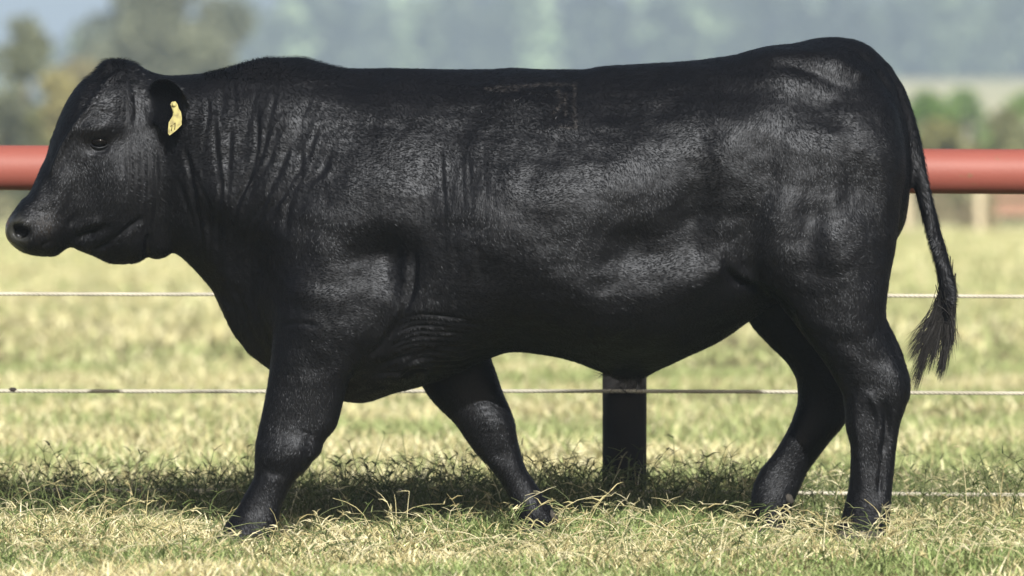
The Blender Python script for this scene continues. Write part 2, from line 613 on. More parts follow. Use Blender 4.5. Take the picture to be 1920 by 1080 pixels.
def profile_loft(mb, table, step=8, a_top=0.13, a_bot=0.16, n=28, xf=None, first=0, shift=None):
    """table rows: px, ytop, ybot, half widths at t = 0 .25 .5 .75 1 ; sections stand in the plane x = const"""
    T = np.array(table, float)
    q = np.unique(np.concatenate([np.arange(T[0, 0], T[-1, 0], step), T[:, 0]]))
    c = interp_cols(table, q)
    rings = []
    th = np.linspace(0, math.pi, n)
    t = (1 - np.cos(th)) / 2
    for i, px in enumerate(q):
        yt, yb = c[0][i], c[1][i]
        w = pchip([0, .25, .5, .75, 1], [c[2][i], c[3][i], c[4][i], c[5][i], c[6][i]], t)
        r = np.ones_like(t)
        m = t < a_top; r[m] = np.sqrt(np.clip(1 - (1 - t[m] / a_top) ** 2, 0, 1))
        m = t > 1 - a_bot; r[m] = np.sqrt(np.clip(1 - (1 - (1 - t[m]) / a_bot) ** 2, 0, 1))
        w = w * r
        A = W(px, yt); B = W(px, yb)
        y0 = shift(px) if shift else 0.0
        ring = []
        for k in range(n):
            p = A.lerp(B, t[k]); ring.append(Vector((p.x, y0 - w[k], p.z)))
        for k in range(n - 2, 0, -1):
            p = A.lerp(B, t[k]); ring.append(Vector((p.x, y0 + w[k], p.z)))
        if xf: ring = [xf(p) for p in ring]
        rings.append(ring)
    mb.rings(rings)


TRUNK = [
    (270, 160, 440, .05, .09, .09, .08, .04),
    (300, 143, 462, .07, .12, .12, .10, .05),
    (330, 141, 476, .08, .14, .145, .12, .05),
    (370, 139, 514, .09, .155, .17, .13, .045),
    (400, 134, 550, .10, .165, .185, .135, .04),
    (430, 126, 618, .10, .175, .20, .135, .035),
    (464, 115, 664, .105, .185, .22, .15, .04),
    (505, 108, 697, .11, .205, .25, .20, .06),
    (560, 108, 728, .11, .22, .275, .25, .09),
    (600, 117, 742, .115, .235, .29, .265, .11),
    (640, 127, 752, .12, .245, .30, .27, .12),
    (675, 129, 757, .12, .25, .305, .27, .12),
    (740, 128, 738, .12, .26, .315, .28, .13),
    (800, 129, 722, .125, .27, .33, .30, .15),
    (860, 131, 700, .13, .28, .345, .32, .16),
    (920, 130, 672, .135, .285, .355, .33, .17),
    (960, 127, 660, .14, .29, .36, .335, .17),
    (1030, 130, 667, .14, .29, .365, .345, .17),
    (1090, 130, 683, .145, .29, .36, .34, .15),
    (1127, 124, 697, .145, .285, .355, .33, .13),
    (1213, 119, 697, .15, .28, .345, .315, .12),
    (1300, 113, 664, .16, .275, .325, .29, .12),
    (1370, 104, 628, .17, .27, .30, .26, .12),
    (1402, 98, 606, .175, .265, .285, .24, .12),
    (1440, 88, 580, .17, .26, .275, .22, .12),
    (1490, 82, 550, .15, .25, .26, .22, .12),
    (1530, 72, 540, .13, .23, .255, .22, .12),
    (1570, 69, 520, .11, .21, .245, .21, .12),
    (1615, 78, 500, .08, .18, .225, .20, .12),
    (1650, 103, 480, .06, .15, .20, .17, .10),
    (1680, 160, 450, .06, .12, .15, .13, .08),
    (1698, 225, 410, .05, .08, .10, .09, .05),
    (1704, 270, 370, .03, .05, .06, .05, .03),
]
HEAD = [
    (14, 424, 441, .02, .030, .034, .030, .02),
    (18, 413, 450, .034, .046, .050, .044, .03),
    (25, 402, 459, .044, .058, .064, .056, .038),
    (36, 386, 468, .050, .070, .078, .070, .045),
    (48, 371, 474, .052, .078, .088, .080, .052),
    (56, 366, 476, .055, .083, .090, .082, .055),
    (68, 342, 479, .055, .080, .090, .085, .055),
    (78, 318, 480, .055, .080, .090, .085, .055),
    (92, 287, 481, .055, .083, .092, .085, .052),
    (98, 262, 481, .060, .086, .094, .085, .050),
    (106, 240, 480, .065, .092, .097, .083, .048),
    (118, 210, 472, .072, .100, .102, .083, .046),
    (134, 180, 463, .080, .110, .107, .085, .045),
    (152, 156, 471, .088, .120, .112, .088, .045),
    (170, 142, 477, .090, .128, .116, .092, .045),
    (185, 128, 484, .075, .132, .120, .096, .045),
    (206, 112, 494, .065, .130, .124, .100, .045),
    (232, 110, 496, .065, .122, .128, .105, .045),
    (256, 119, 493, .075, .115, .130, .108, .045),
    (268, 126, 488, .075, .115, .130, .108, .045),
    (277, 132, 481, .08, .115, .128, .105, .045),
    (290, 136, 487, .08, .115, .128, .105, .05),
    (305, 140, 485, .08, .12, .12, .095, .05),
    (320, 150, 474, .08, .12, .12, .095, .045),
    (335, 160, 455, .07, .10, .10, .08, .04),
]
HEAD_YAW = R(9)
HP = W(300, 300)


def head_xf(p):
    d = p - HP
    d.x /= math.cos(HEAD_YAW)
    c, s = math.cos(HEAD_YAW), math.sin(HEAD_YAW)
    # muzzle swings toward the viewer
    return HP + Vector((d.x * c - d.y * s * 1.0, d.x * s + d.y * c, d.z))


def leg_loft(mb, rows, n=28):
    T = np.array(rows, float)
    q = np.unique(np.concatenate([np.arange(T[0, 0], T[-1, 0], 8), T[:, 0]]))
    xl, xr, yc, hy = [pchip(T[:, 0], T[:, k], q) for k in (1, 2, 3, 4)]
    rings = []
    for i, py in enumerate(q):
        c = W((xl[i] + xr[i]) / 2, py, yc[i]); r = (W(xr[i], py, yc[i]).x - W(xl[i], py, yc[i]).x) / 2
        ring = []
        for k in range(n):
            a = 2 * math.pi * k / n
            ca, sa = math.cos(a), math.sin(a)
            ca = math.copysign(abs(ca) ** 0.9, ca); sa = math.copysign(abs(sa) ** 0.9, sa)
            ring.append(Vector((c.x + r * ca, c.y + hy[i] * sa, c.z)))
        rings.append(ring)
    mb.rings(rings)


NEAR_HIND = [
    (170, 1440, 1660, -.10, .10), (220, 1400, 1690, -.12, .145), (300, 1382, 1698, -.14, .165), (400, 1378, 1688, -.155, .165),
    (470, 1385, 1680, -.165, .155), (520, 1415, 1670, -.17, .14), (560, 1450, 1664, -.175, .125), (600, 1483, 1660, -.18, .11),
    (640, 1515, 1672, -.185, .092), (680, 1545, 1690, -.19, .078), (712, 1566, 1707, -.19, .068), (735, 1578, 1707, -.19, .062),
    (765, 1583, 1698, -.19, .058), (800, 1585, 1687, -.19, .052), (840, 1595, 1681, -.19, .043), (880, 1594, 1677, -.19, .040),
    (920, 1590, 1673, -.19, .042), (950, 1583, 1670, -.19, .048), (975, 1577, 1667, -.19, .050), (1000, 1572, 1663, -.19, .048)]
FAR_HIND = [
    (170, 1440, 1640, .10, .10), (220, 1400, 1680, .12, .145), (300, 1385, 1690, .14, .165), (400, 1380, 1675, .155, .165),
    (500, 1383, 1650, .165, .145), (560, 1388, 1636, .17, .125), (606, 1403, 1622, .175, .108), (644, 1438, 1612, .18, .092),
    (686, 1479, 1606, .18, .078), (716, 1494, 1602, .18, .068), (748, 1496, 1596, .18, .062), (790, 1484, 1587, .18, .056),
    (826, 1466, 1558, .18, .050), (855, 1447, 1536, .18, .043), (885, 1423, 1515, .18, .040), (914, 1411, 1501, .18, .042),
    (945, 1408, 1486, .18, .046), (970, 1414, 1474, .18, .046), (995, 1418, 1472, .18, .044)]
NEAR_FRONT = [
    (400, 560, 700, -.17, .06), (460, 530, 745, -.19, .085), (540, 517, 752, -.20, .095), (600, 514, 738, -.20, .098),
    (650, 508, 700, -.20, .092), (690, 504, 668, -.20, .084), (725, 500, 652, -.20, .074), (760, 494, 643, -.20, .066),
    (800, 485, 632, -.20, .058), (832, 479, 606, -.20, .053), (850, 478, 602, -.20, .053), (866, 477, 584, -.20, .052), (876, 477, 580, -.20, .050), (890, 477, 564, -.20, .048),
    (905, 471, 551, -.20, .044), (930, 457, 537, -.20, .040), (955, 444, 527, -.20, .041), (980, 425, 522, -.20, .046),
    (1000, 410, 516, -.20, .050), (1014, 402, 511, -.20, .050)]
FAR_FRONT = [
    (480, 700, 860, .16, .07), (560, 740, 900, .17, .09), (620, 760, 912, .17, .09), (665, 772, 920, .17, .085), (700, 781, 932, .17, .08),
    (735, 797, 943, .17, .074), (765, 822, 955, .17, .068), (792, 851, 964, .17, .062), (820, 871, 968, .17, .056), (850, 893, 976, .17, .051),
    (880, 921, 987, .17, .047), (905, 940, 1003, .17, .042), (930, 953, 1020, .17, .041), (955, 963, 1036, .17, .046),
    (975, 971, 1043, .17, .047), (995, 979, 1034, .17, .044)]


def make_body_mesh():
    mb = MB()
    profile_loft(mb, TRUNK)
    profile_loft(mb, HEAD, step=5, a_top=0.16, a_bot=0.14, xf=head_xf)
    for L in (NEAR_HIND, FAR_HIND, NEAR_FRONT, FAR_FRONT):
        leg_loft(mb, L)
    # sheath under the belly
    P = [W(1110, 640), W(1135, 672), W(1165, 692), W(1195, 694), W(1225, 672), W(1260, 640)]
    mb.tube(P, [.03, .045, .036, .033, .04, .03], 16, sy=0.8)
    # tail: down from the tail head and hanging behind
    TL = [(1540, 108, 32), (1580, 104, 32), (1618, 113, 28), (1650, 139, 26), (1676, 175, 24), (1693, 215, 20), (1706, 255, 19), (1716, 300, 18),
          (1728, 350, 16), (1742, 400, 15), (1756, 450, 14.5), (1766, 490, 14), (1773, 520, 15), (1776, 545, 16), (1775, 575, 14), (1770, 610, 6)]
    mb.tube([W(a, b, -0.012 - 0.03 * min(1, max(0, (b - 200) / 150))) for a, b, r in TL], [r * 0.0015 * 1.0 for a, b, r in TL], 16)
    # point of the hock (calcaneus cord)
    mb.tube([W(1650, 600, -.18), W(1678, 660, -.19), W(1695, 712, -.19), W(1690, 745, -.19)], [.022, .022, .02, .018], 12)
    # ears, cupped
    for side in (-1, 1):
        base = head_xf(W(274, 188) + Vector((0, side * 0.095, 0)))
        Ld = Vector((0.116, side * 0.125, -0.004)); Wd = Vector((0.012, 0.02 * side, 1)).normalized()
        Nn = Vector((-0.55, side * 0.85, -0.1)).normalized()
        us = np.linspace(0, 1, 14); wu = np.interp(us, [0, .15, .4, .65, .85, .95, 1], [.040, .062, .080, .082, .068, .044, .015])
        vs_ = np.linspace(-1, 1, 15); V = []; F = []
        for layer in (0, 1):
            for i, u in enumerate(us):
                for j, v in enumerate(vs_):
                    skew = 0.02 * (u - 0.2) * (1 if v < 0 else 0)
                    p = base + Ld * u + Wd * (v * wu[i] - 0.012 * u) + Nn * (0.036 * v * v * (wu[i] / .07) - 0.004) + Vector((-skew * 0.8, 0, -0.01 * u))
                    if layer: p = p - Nn * 0.013
                    V.append(p)
        nI, nJ = len(us), len(vs_); off = nI * nJ
        for i in range(nI - 1):
            for j in range(nJ - 1):
                a = i * nJ + j
                F.append((a, a + 1, a + nJ + 1, a + nJ)); F.append((off + a, off + a + nJ, off + a + nJ + 1, off + a + 1))
        for i in range(nI - 1):
            for j in (0, nJ - 1):
                a = i * nJ + j; q_ = (a, a + nJ, off + a + nJ, off + a)
                F.append(q_ if j == 0 else q_[::-1])
        for j in range(nJ - 1):
            for i in (0, nI - 1):
                a = i * nJ + j; q_ = (a, off + a, off + a + 1, a + 1)
                F.append(q_ if i == 0 else q_[::-1])
        if side == 1:
            F = [f[::-1] for f in F]
        mb.add(V, F)
    me = mb.mesh("body_base")
    ob = bpy.data.objects.new("body_base", me)
    COL.objects.link(ob)
    md = ob.modifiers.new("r", 'REMESH'); md.mode = 'VOXEL'; md.voxel_size = 0.0052
    dg = bpy.context.evaluated_depsgraph_get(); dg.update()
    ev = ob.evaluated_get(dg)
    out = bpy.data.meshes.new_from_object(ev)
    bpy.data.objects.remove(ob)
    return out


body_me = make_body_mesh()
nV = len(body_me.vertices)
co = np.zeros(nV * 3); body_me.vertices.foreach_get("co", co); co = co.reshape(-1, 3)
ed = np.zeros(len(body_me.edges) * 2, dtype=np.int64); body_me.edges.foreach_get("vertices", ed); ed = ed.reshape(-1, 2)
deg = np.bincount(ed.ravel(), minlength=nV).astype(float)


def smooth_field(f, it, lam=0.5, mask=None):
    f = f.copy()
    for _ in range(it):
        acc = np.zeros_like(f)
        if f.ndim == 1:
            acc = np.bincount(ed[:, 0], f[ed[:, 1]], nV) + np.bincount(ed[:, 1], f[ed[:, 0]], nV)
            avg = acc / deg
        else:
            for k in range(f.shape[1]):
                acc[:, k] = np.bincount(ed[:, 0], f[ed[:, 1], k], nV) + np.bincount(ed[:, 1], f[ed[:, 0], k], nV)
            avg = acc / deg[:, None]
        w = lam if mask is None else (lam * mask if f.ndim == 1 else lam * mask[:, None])
        f += w * (avg - f)
    return f


px, py = PX(co)


def gauss(cx, cy, rx, ry, rot=0.0):
    dx, dy = px - cx, py - cy
    c, s = math.cos(rot), math.sin(rot)
    u = (dx * c + dy * s) / rx; v = (-dx * s + dy * c) / ry
    return np.exp(-(u * u + v * v))


# wide smoothing where limbs grow out of the trunk, a little elsewhere
jm = np.zeros(nV)
for g in ((620, 520, 170, 170), (560, 640, 80, 80), (700, 640, 90, 90), (850, 640, 90, 70), (1430, 470, 150, 130), (1520, 300, 230, 200), (1600, 450, 120, 160),
          (1420, 580, 60, 50), (310, 300, 45, 120), (1165, 670, 80, 30)):
    jm = np.maximum(jm, gauss(*g))
jm = np.clip(jm * 1.6, 0, 1)
tailmask = ((px > 1600) & (np.abs(co[:, 1] + 0.02) < 0.06)).astype(float)
jm = jm * (1 - tailmask)
far_part = (co[:, 1] > 0)
co = smooth_field(co, 5)
co = smooth_field(co, 90, 0.5, jm)


def normals():
    body_me.vertices.foreach_set("co", co.astype(np.float32).ravel()); body_me.update()
    n = np.zeros(nV * 3); body_me.vertices.foreach_get("normal", n) if False else None
    vn = np.zeros(nV * 3, dtype=np.float32); body_me.vertex_normals.foreach_get("vector", vn)
    return vn.reshape(-1, 3).astype(float)


# ------------------------------------------------------------------ bull: sculpted muscles and folds
disp_big = np.zeros(nV)
disp_fine = np.zeros(nV)


def seg_dist(pts):
    """distance (px) to a smooth polyline and the position 0..1 along it"""
    P = np.array(pts, float)
    if len(P) > 2:
        t = np.linspace(0, len(P) - 1, (len(P) - 1) * 5 + 1)
        P = np.stack([pchip(np.arange(len(P)), P[:, k], t) for k in range(2)], -1)
    best = np.full(nV, 1e9); pos = np.zeros(nV)
    lo = P.min(0) - 110; hi = P.max(0) + 110
    idx = np.where((px > lo[0]) & (px < hi[0]) & (py > lo[1]) & (py < hi[1]))[0]
    X, Y = px[idx], py[idx]; b = best[idx]; po = pos[idx]
    n = len(P) - 1
    for i in range(n):
        d = P[i + 1] - P[i]; l2 = max(1e-6, (d * d).sum())
        t = np.clip(((X - P[i, 0]) * d[0] + (Y - P[i, 1]) * d[1]) / l2, 0, 1)
        dd = np.hypot(X - P[i, 0] - t * d[0], Y - P[i, 1] - t * d[1])
        m = dd < b
        b[m] = dd[m]; po[m] = (i + t[m]) / n
    best[idx] = b; pos[idx] = po
    return best, pos


def stroke(pts, width, depth, field=None, taper=True):
    d, p = seg_dist(pts)
    v = np.exp(-(d / width) ** 2)
    if taper:
        e = np.clip(np.minimum(p, 1 - p) * 3.2, 0, 1)
        v = v * e * (2 - e) * (0.75 + 0.25 * np.sin(p * 9 + pts[0][0]))
    f = disp_fine if field is None else field
    f += depth * v


def blob(cx, cy, rx, ry, depth, rot=0.0):
    global disp_big
    disp_big += depth * gauss(cx, cy, rx, ry, rot)


# --- big forms
blob(720, 320, 85, 120, .014, 0.3)          # shoulder blade
blob(640, 400, 70, 80, .008)
blob(600, 570, 70, 90, .012)                # arm muscle
blob(722, 488, 52, 50, -.040, 0.9)          # hollow behind the shoulder
blob(660, 480, 40, 30, -.008)
blob(850, 250, 120, 40, -.006)
blob(960, 430, 110, 90, .010)
blob(820, 420, 40, 90, -.006)
blob(1080, 500, 120, 60, .006)
blob(1150, 300, 110, 45, .008, -0.35)
blob(1205, 468, 105, 62, -.034, -0.35)        # flank hollow
blob(1305, 400, 40, 85, -.026)
blob(1190, 330, 110, 50, .006, -0.4)
blob(1310, 525, 60, 26, .008, -0.5)
blob(1420, 260, 110, 100, .018)             # thigh
blob(1440, 420, 60, 60, .010)
blob(1522, 400, 34, 95, -.016, 0.08)        # groove between thigh muscles
blob(1600, 360, 34, 70, -.018)
blob(1565, 470, 40, 50, .008)
blob(1640, 420, 26, 90, -.008)
blob(1590, 590, 50, 60, .006)
blob(1440, 110, 40, 22, .012)               # hip bone
blob(1560, 105, 50, 28, .008)
blob(1370, 165, 90, 45, -.016)
blob(1150, 180, 90, 40, -.010)
blob(1500, 190, 90, 30, -.010, 0.4)
blob(1150, 190, 160, 40, -.006)
blob(560, 200, 120, 60, .008)
blob(470, 490, 40, 90, -.026)
blob(430, 330, 50, 90, .008)
blob(930, 600, 110, 40, -.004)
# head
blob(228, 360, 55, 70, .014)
blob(186, 272, 26, 18, -.014)
blob(186, 240, 38, 14, .012, -0.1)
blob(150, 330, 40, 60, -.004)
blob(120, 330, 26, 40, .004)
blob(90, 430, 30, 20, .004)
blob(38, 434, 12, 9.5, -.045)
blob(43, 430, 6, 6, -.012)
blob(30, 418, 14, 9, .008)
blob(195, 122, 18, 14, .012)
blob(160, 180, 30, 40, .004)
blob(250, 465, 30, 22, .006)
blob(305, 470, 22, 14, .006)
# knees, hocks, fetlocks
blob(560, 850, 26, 26, .007); blob(520, 860, 40, 26, .005); blob(470, 975, 40, 22, .003)
blob(1680, 725, 22, 30, .006); blob(1635, 770, 16, 45, -.006); blob(1665, 800, 9, 60, -.005); blob(1560, 715, 26, 22, .007)
blob(1640, 680, 30, 60, -.004)
blob(955, 820, 40, 40, .006); blob(540, 835, 30, 20, .006); blob(510, 885, 24, 14, -.006); blob(1640, 745, 22, 16, .006); blob(1610, 790, 12, 60, .005); blob(925, 790, 30, 25, .006); blob(940, 850, 22, 18, -.004); blob(1010, 960, 30, 20, .004); blob(1450, 930, 30, 30, .004)



def hide_noise(scale, octs, seed):
    q = np.random.default_rng(seed); out = np.zeros(nV)
    for _ in range(octs):
        k = q.normal(0, 1, 3); k *= (0.6 + 0.9 * q.random()) / np.linalg.norm(k) * 2 * math.pi / scale
        k2 = q.normal(0, 1, 3) * 2 * math.pi / (scale * 2.2)
        out += np.sin(co @ k + q.uniform(0, 6.28) + 1.2 * np.sin(co @ k2 + q.uniform(0, 6.28)))
    return out / math.sqrt(octs)


trunk_w = np.clip((px - 330) / 80, 0.35, 1) * np.clip((800 - py) / 150, 0.4, 1)
disp_big += trunk_w * (0.0016 * hide_noise(0.20, 9, 1) + 0.0013 * hide_noise(0.09, 12, 2))
disp_fine += trunk_w * (0.00045 * hide_noise(0.035, 14, 3))
vn = normals()
side = np.sqrt(np.clip(np.abs(vn[:, 1]), 0, 1))
disp_big = smooth_field(disp_big, 2)
co += vn * (disp_big * 1.35 * side)[:, None]
co = smooth_field(co, 3)
px, py = PX(co)

# --- folds: face
for x0 in (240, 252, 264, 277, 291):
    j = rng.normal(0, 2, 3)
    stroke([(x0 - 3, 262 + j[0]), (x0 + 1, 320), (x0 - 2 + j[1], 375), (x0 - 6 + j[2], 430)], 3.4, -.0062)
stroke([(136, 452), (150, 444), (170, 438), (190, 431), (208, 420)], 8, -.018)
stroke([(140, 432), (165, 420), (195, 410)], 10, .007)
stroke([(176, 468), (196, 461), (218, 446), (246, 424), (270, 404)], 5, -.014)
stroke([(277, 486), (276, 462), (281, 436)], 4.5, -.014)
stroke([(133, 455), (150, 461), (176, 466)], 5, .004)
stroke([(66, 470), (76, 463), (88, 455), (102, 449)], 3.5, -.006)
stroke([(52, 455), (66, 470), (78, 479)], 4, -.004)
stroke([(48, 388), (62, 394), (84, 396), (108, 384)], 5, -.004)
stroke([(124, 425), (136, 412), (148, 398)], 6, -.005)
stroke([(20, 430), (24, 446), (36, 457), (52, 463)], 3, -.004)
stroke([(27, 420), (36, 413), (46, 417), (52, 428), (50, 440)], 3.5, .012)
stroke([(33, 432), (38, 437), (44, 436)], 6.5, -.030, taper=False)
stroke([(33, 446), (42, 447), (50, 440)], 3, .005)
stroke([(240, 128), (205, 150), (172, 196), (140, 236), (118, 275), (100, 318), (92, 335)], 4.5, .014)    # mid-line ridge
stroke([(183, 150), (170, 178), (150, 205)], 10, -.004)
stroke([(160, 284), (172, 291), (190, 292), (206, 283), (212, 270)], 3.0, .005)   # lower lid
stroke([(163, 279), (175, 286), (192, 286), (204, 277)], 2.4, -.004)
stroke([(160, 266), (176, 255), (196, 254), (211, 264)], 4, .007)                 # upper lid
for k, off in enumerate((0, 8, 16)):
    stroke([(160 - off * .3, 222 - off), (178, 212 - off), (200, 213 - off), (220, 222 - off)], 3, .004)
    stroke([(163, 218 - off), (180, 208 - off), (200, 209 - off), (220, 217 - off)], 2.5, -.003)
stroke([(188, 210), (200, 213), (212, 208)], 3, -.006)
for x0 in (256, 263, 270):
    stroke([(x0, 168), (x0 - 3, 190), (x0 + 2, 222)], 2.6, -.006)
stroke([(245, 130), (250, 165), (256, 205), (250, 240)], 5, -.005)
# --- folds: neck
neck = [
    ([(338, 275), (352, 330), (374, 400), (382, 478)], 3.6, -.008),
    ([(352, 268), (368, 330), (392, 400), (396, 500)], 3.2, -.007),
    ([(330, 330), (344, 380), (362, 440), (372, 500)], 4.0, -.008),
    ([(400, 217), (414, 285), (410, 350), (400, 420)], 3.6, -.007),
    ([(432, 230), (438, 290), (424, 360), (404, 430), (408, 500)], 3.6, -.008),
    ([(478, 205), (482, 270), (458, 335), (428, 400), (414, 460)], 3.6, -.009),
    ([(496, 230), (490, 285), (462, 350), (440, 410), (428, 500)], 3.4, -.008),
    ([(520, 240), (508, 290), (470, 370), (452, 440), (440, 520)], 3.6, -.008),
    ([(548, 265), (530, 310), (494, 370), (464, 430), (450, 500)], 4.0, -.009),
    ([(570, 270), (556, 320), (514, 380), (480, 440), (462, 520)], 3.6, -.007),
    ([(632, 265), (600, 320), (560, 355), (542, 390), (530, 440)], 6.0, -.010),
    ([(600, 240), (582, 285), (552, 330), (520, 385), (498, 430)], 3.4, -.006),
    ([(375, 150), (384, 200), (392, 250)], 3.0, -.004),
    ([(430, 140), (438, 180), (436, 220)], 3.0, -.003),
    ([(520, 130), (512, 180), (506, 220)], 3.0, -.003),
    ([(590, 140), (578, 190), (560, 240)], 3.0, -.003),
    ([(470, 480), (480, 540), (500, 600), (512, 650)], 6, -.006),
    ([(404, 540), (424, 590), (452, 640), (490, 680)], 6, .014),
    ([(430, 520), (450, 570), (478, 620), (505, 660)], 8, -.018),
]
for pts, w_, d_ in neck:
    w_ *= rng.uniform(1.0, 1.7); d_ *= rng.uniform(0.45, 1.15)
    pts = [(a + rng.normal(0, 3.5), b + rng.normal(0, 10)) for a, b in pts]
    stroke(pts, w_, d_)
    stroke([(a + 6, b) for a, b in pts], w_ * 1.1, -d_ * 0.45)
for k in range(26):
    x0 = rng.uniform(370, 640); y0 = rng.uniform(150, 330); L = rng.uniform(60, 150)
    sx = -0.1 - 0.6 * np.clip((x0 - 420) / 200, 0, 1) + rng.normal(0, .06)
    stroke([(x0, y0), (x0 + sx * L * .4, y0 + L * .5), (x0 + sx * L, y0 + L)], rng.uniform(2, 3.2), rng.uniform(-.0035, .002))
# --- shoulder, elbow
stroke([(778, 430), (776, 500), (768, 555), (745, 600), (712, 650), (672, 690)], 6, -.011)
stroke([(760, 450), (760, 520), (740, 585), (700, 645)], 10, .007)
for k in range(11):
    y0 = 592 + k * 8.5
    stroke([(724 - k * 2.2, 652 + k * 5.5), (752 - k, y0 + 8 + k * 2), (790, y0 - 2 + k * 1.6), (850, y0 + 4 + k * .8), (905 + rng.normal(0, 15), y0 + 14 - k * 2)], 3.0, -.0085)
    stroke([(726 - k * 2.2, 656 + k * 5.5), (754 - k, y0 + 12 + k * 2), (792, y0 + 2.5 + k * 1.6), (850, y0 + 8 + k * .8)], 2.6, .003)
stroke([(735, 690), (770, 678), (800, 690), (790, 712)], 8, .018)
stroke([(700, 715), (740, 700), (780, 706)], 7, .015)
stroke([(812, 668), (850, 662), (880, 668)], 9, .012)
stroke([(690, 735), (720, 724), (760, 716)], 8, .012)
stroke([(705, 690), (740, 672), (790, 662), (850, 645)], 5, -.010)
stroke([(655, 745), (690, 730), (730, 722), (770, 722)], 5, -.008)
for k in range(7):
    stroke([(655 + k * 7, 640 + k * 3), (672 + k * 6, 660 + k * 2), (676 + k * 5, 690)], 2.6, -.0035)
stroke([(528, 612), (560, 606), (600, 612)], 4, -.006)
for k in range(6):
    y0 = 812 + k * 13
    stroke([(566 + 3 * math.sin(k * 2), y0 - 4), (578, y0), (590 - k * 4, y0 + 7)], 3.0, -.006)
    stroke([(498, 800 + k * 18), (512, 808 + k * 18), (524, 802 + k * 18)], 4, .0025)
for k in range(7):
    y0 = 915 + k * 10
    stroke([(516 - k * 1.6, y0 - 4), (528 - k, y0 + 1), (540 - k * 3, y0 + 7)], 2.6, -.0035)
# --- far foreleg creases
for k in range(6):
    y0 = 748 + k * 12
    stroke([(880 + k * 5, y0 + 5), (910 + k * 4, y0), (942 + k * 2, y0 + 6)], 2.6, -.003)
# --- ribs side
for x0, y0, y1 in ((826, 250, 420), (834, 258, 405), (864, 260, 400), (878, 280, 400), (905, 260, 380)):
    stroke([(x0, y0), (x0 + 3, (y0 + y1) / 2), (x0 + 9, y1)], 2.2, -.0030 if x0 != 834 else .003)
# --- flank fold
stroke([(1362, 470), (1364, 500), (1376, 522), (1410, 535), (1450, 552), (1484, 590), (1500, 640)], 8, -.018)
stroke([(1350, 492), (1330, 520), (1290, 548)], 14, .006)
stroke([(1374, 500), (1398, 516), (1436, 528), (1462, 545)], 9, .012)
stroke([(1430, 120), (1480, 122), (1530, 136), (1605, 176)], 10, -.010)
stroke([(1400, 100), (1470, 98), (1540, 104), (1610, 140)], 15, .012, taper=False)
stroke([(1440, 105), (1500, 108), (1550, 130), (1605, 165)], 12, .003)
# tail crease
stroke([(1640, 128), (1664, 158), (1684, 195), (1699, 245)], 4.5, -.012)
stroke([(1560, 80), (1610, 100), (1640, 128)], 4, -.005)
# hock tendons
stroke([(1590, 650), (1640, 672), (1672, 690)], 12, -.004)
stroke([(1650, 735), (1662, 790), (1655, 850)], 6, -.011)
stroke([(1660, 820), (1652, 880), (1648, 940)], 5, -.010)
stroke([(1620, 730), (1640, 760), (1648, 800), (1640, 850)], 6, .006)
stroke([(1612, 840), (1616, 890), (1612, 950)], 8, .004)
stroke([(1606, 730), (1600, 780), (1610, 830)], 6, .003)
for k in range(40):      # faint undulations of loose hide
    x0 = rng.uniform(640, 1640); y0 = rng.uniform(150, 600)
    a = rng.uniform(0.6, 1.9); L = rng.uniform(30, 90)
    stroke([(x0, y0), (x0 + L * .5 * math.cos(a) + rng.normal(0, 5), y0 + L * .5 * math.sin(a)), (x0 + L * math.cos(a), y0 + L * math.sin(a))], rng.uniform(5, 12), rng.uniform(-.0025, .0018))

# strokes only work where the flank faces sideways; the near foreleg strokes stay off the far leg and the reverse
leg_f = (px > 790) & (px < 1045) & (py > 735)
vn = normals()
side = np.sqrt(np.clip(np.abs(vn[:, 1]), 0, 1))
is_ear = (np.abs(co[:, 1] - (HP.y - 0.0)) > 0.0) & (px > 283) & (px < 372) & (py > 148) & (py < 254) & (co[:, 1] < -0.155)
disp_fine[is_ear] = 0
co += vn * (disp_fine * side)[:, None]
co = smooth_field(co, 1, 0.5)
px, py = PX(co)
vn = normals()
body_me.vertices.foreach_set("co", co.astype(np.float32).ravel()); body_me.update()

# zones
Z = np.zeros((nV, 4), dtype=np.float32); Z[:, 3] = 1
hole = gauss(39, 435, 10, 8)
nose = np.clip(1.6 * np.exp(-((px - 26) / 26) ** 2 - ((py - 436) / 34) ** 2) - 0.15, 0, 1)
Z[:, 0] = nose * np.clip(1 - 1.6 * hole, 0, 1)
scar = np.zeros(nV)
for pts in ([(912, 166), (980, 161), (1040, 158), (1078, 158)], [(1078, 158), (1076, 200), (1080, 240)], [(1052, 238), (1080, 240)],
            [(1046, 170), (1052, 190), (1044, 206), (1036, 214)], [(1060, 176), (1060, 215)], [(912, 166), (940, 170), (970, 167)]):
    d, p = seg_dist(pts)
    scar = np.maximum(scar, np.exp(-(d / 3.2) ** 2))
Z[:, 1] = scar * np.clip(0.50 + 0.35 * np.sin(px * 0.31 + 2 * np.sin(py * .2)) * np.sin(py * 0.23 + px * .05) + 0.2 * rng.random(nV), 0, 1) * (co[:, 1] < 0)
Z[:, 2] = np.clip(0.8 * gauss(86, 425, 22, 26) + 0.5 * gauss(178, 258, 30, 12), 0, 1) * 0.6
at = body_me.color_attributes.new("zones", 'FLOAT_COLOR', 'POINT'); at.data.foreach_set("color", Z.ravel())

bull = empty("bull", (W(1000, 1010).x, 0, 0))
tag(bull, "black bull walking left across the grass with a yellow tag in its ear", "bull")
body = link("body", body_me, M_SKIN, bull)
body_me.materials[0] = M_SKIN


def surf(pxx, pyy):
    """nearest visible vertex of the near side at this place of the photo"""
    d = (px - pxx) ** 2 + (py - pyy) ** 2
    idx = np.where(d < 30)[0]
    if len(idx) == 0: idx = np.argsort(d)[:10]
    i = idx[np.argmin(co[idx, 1])]
    return Vector(co[i]), Vector(vn[i])


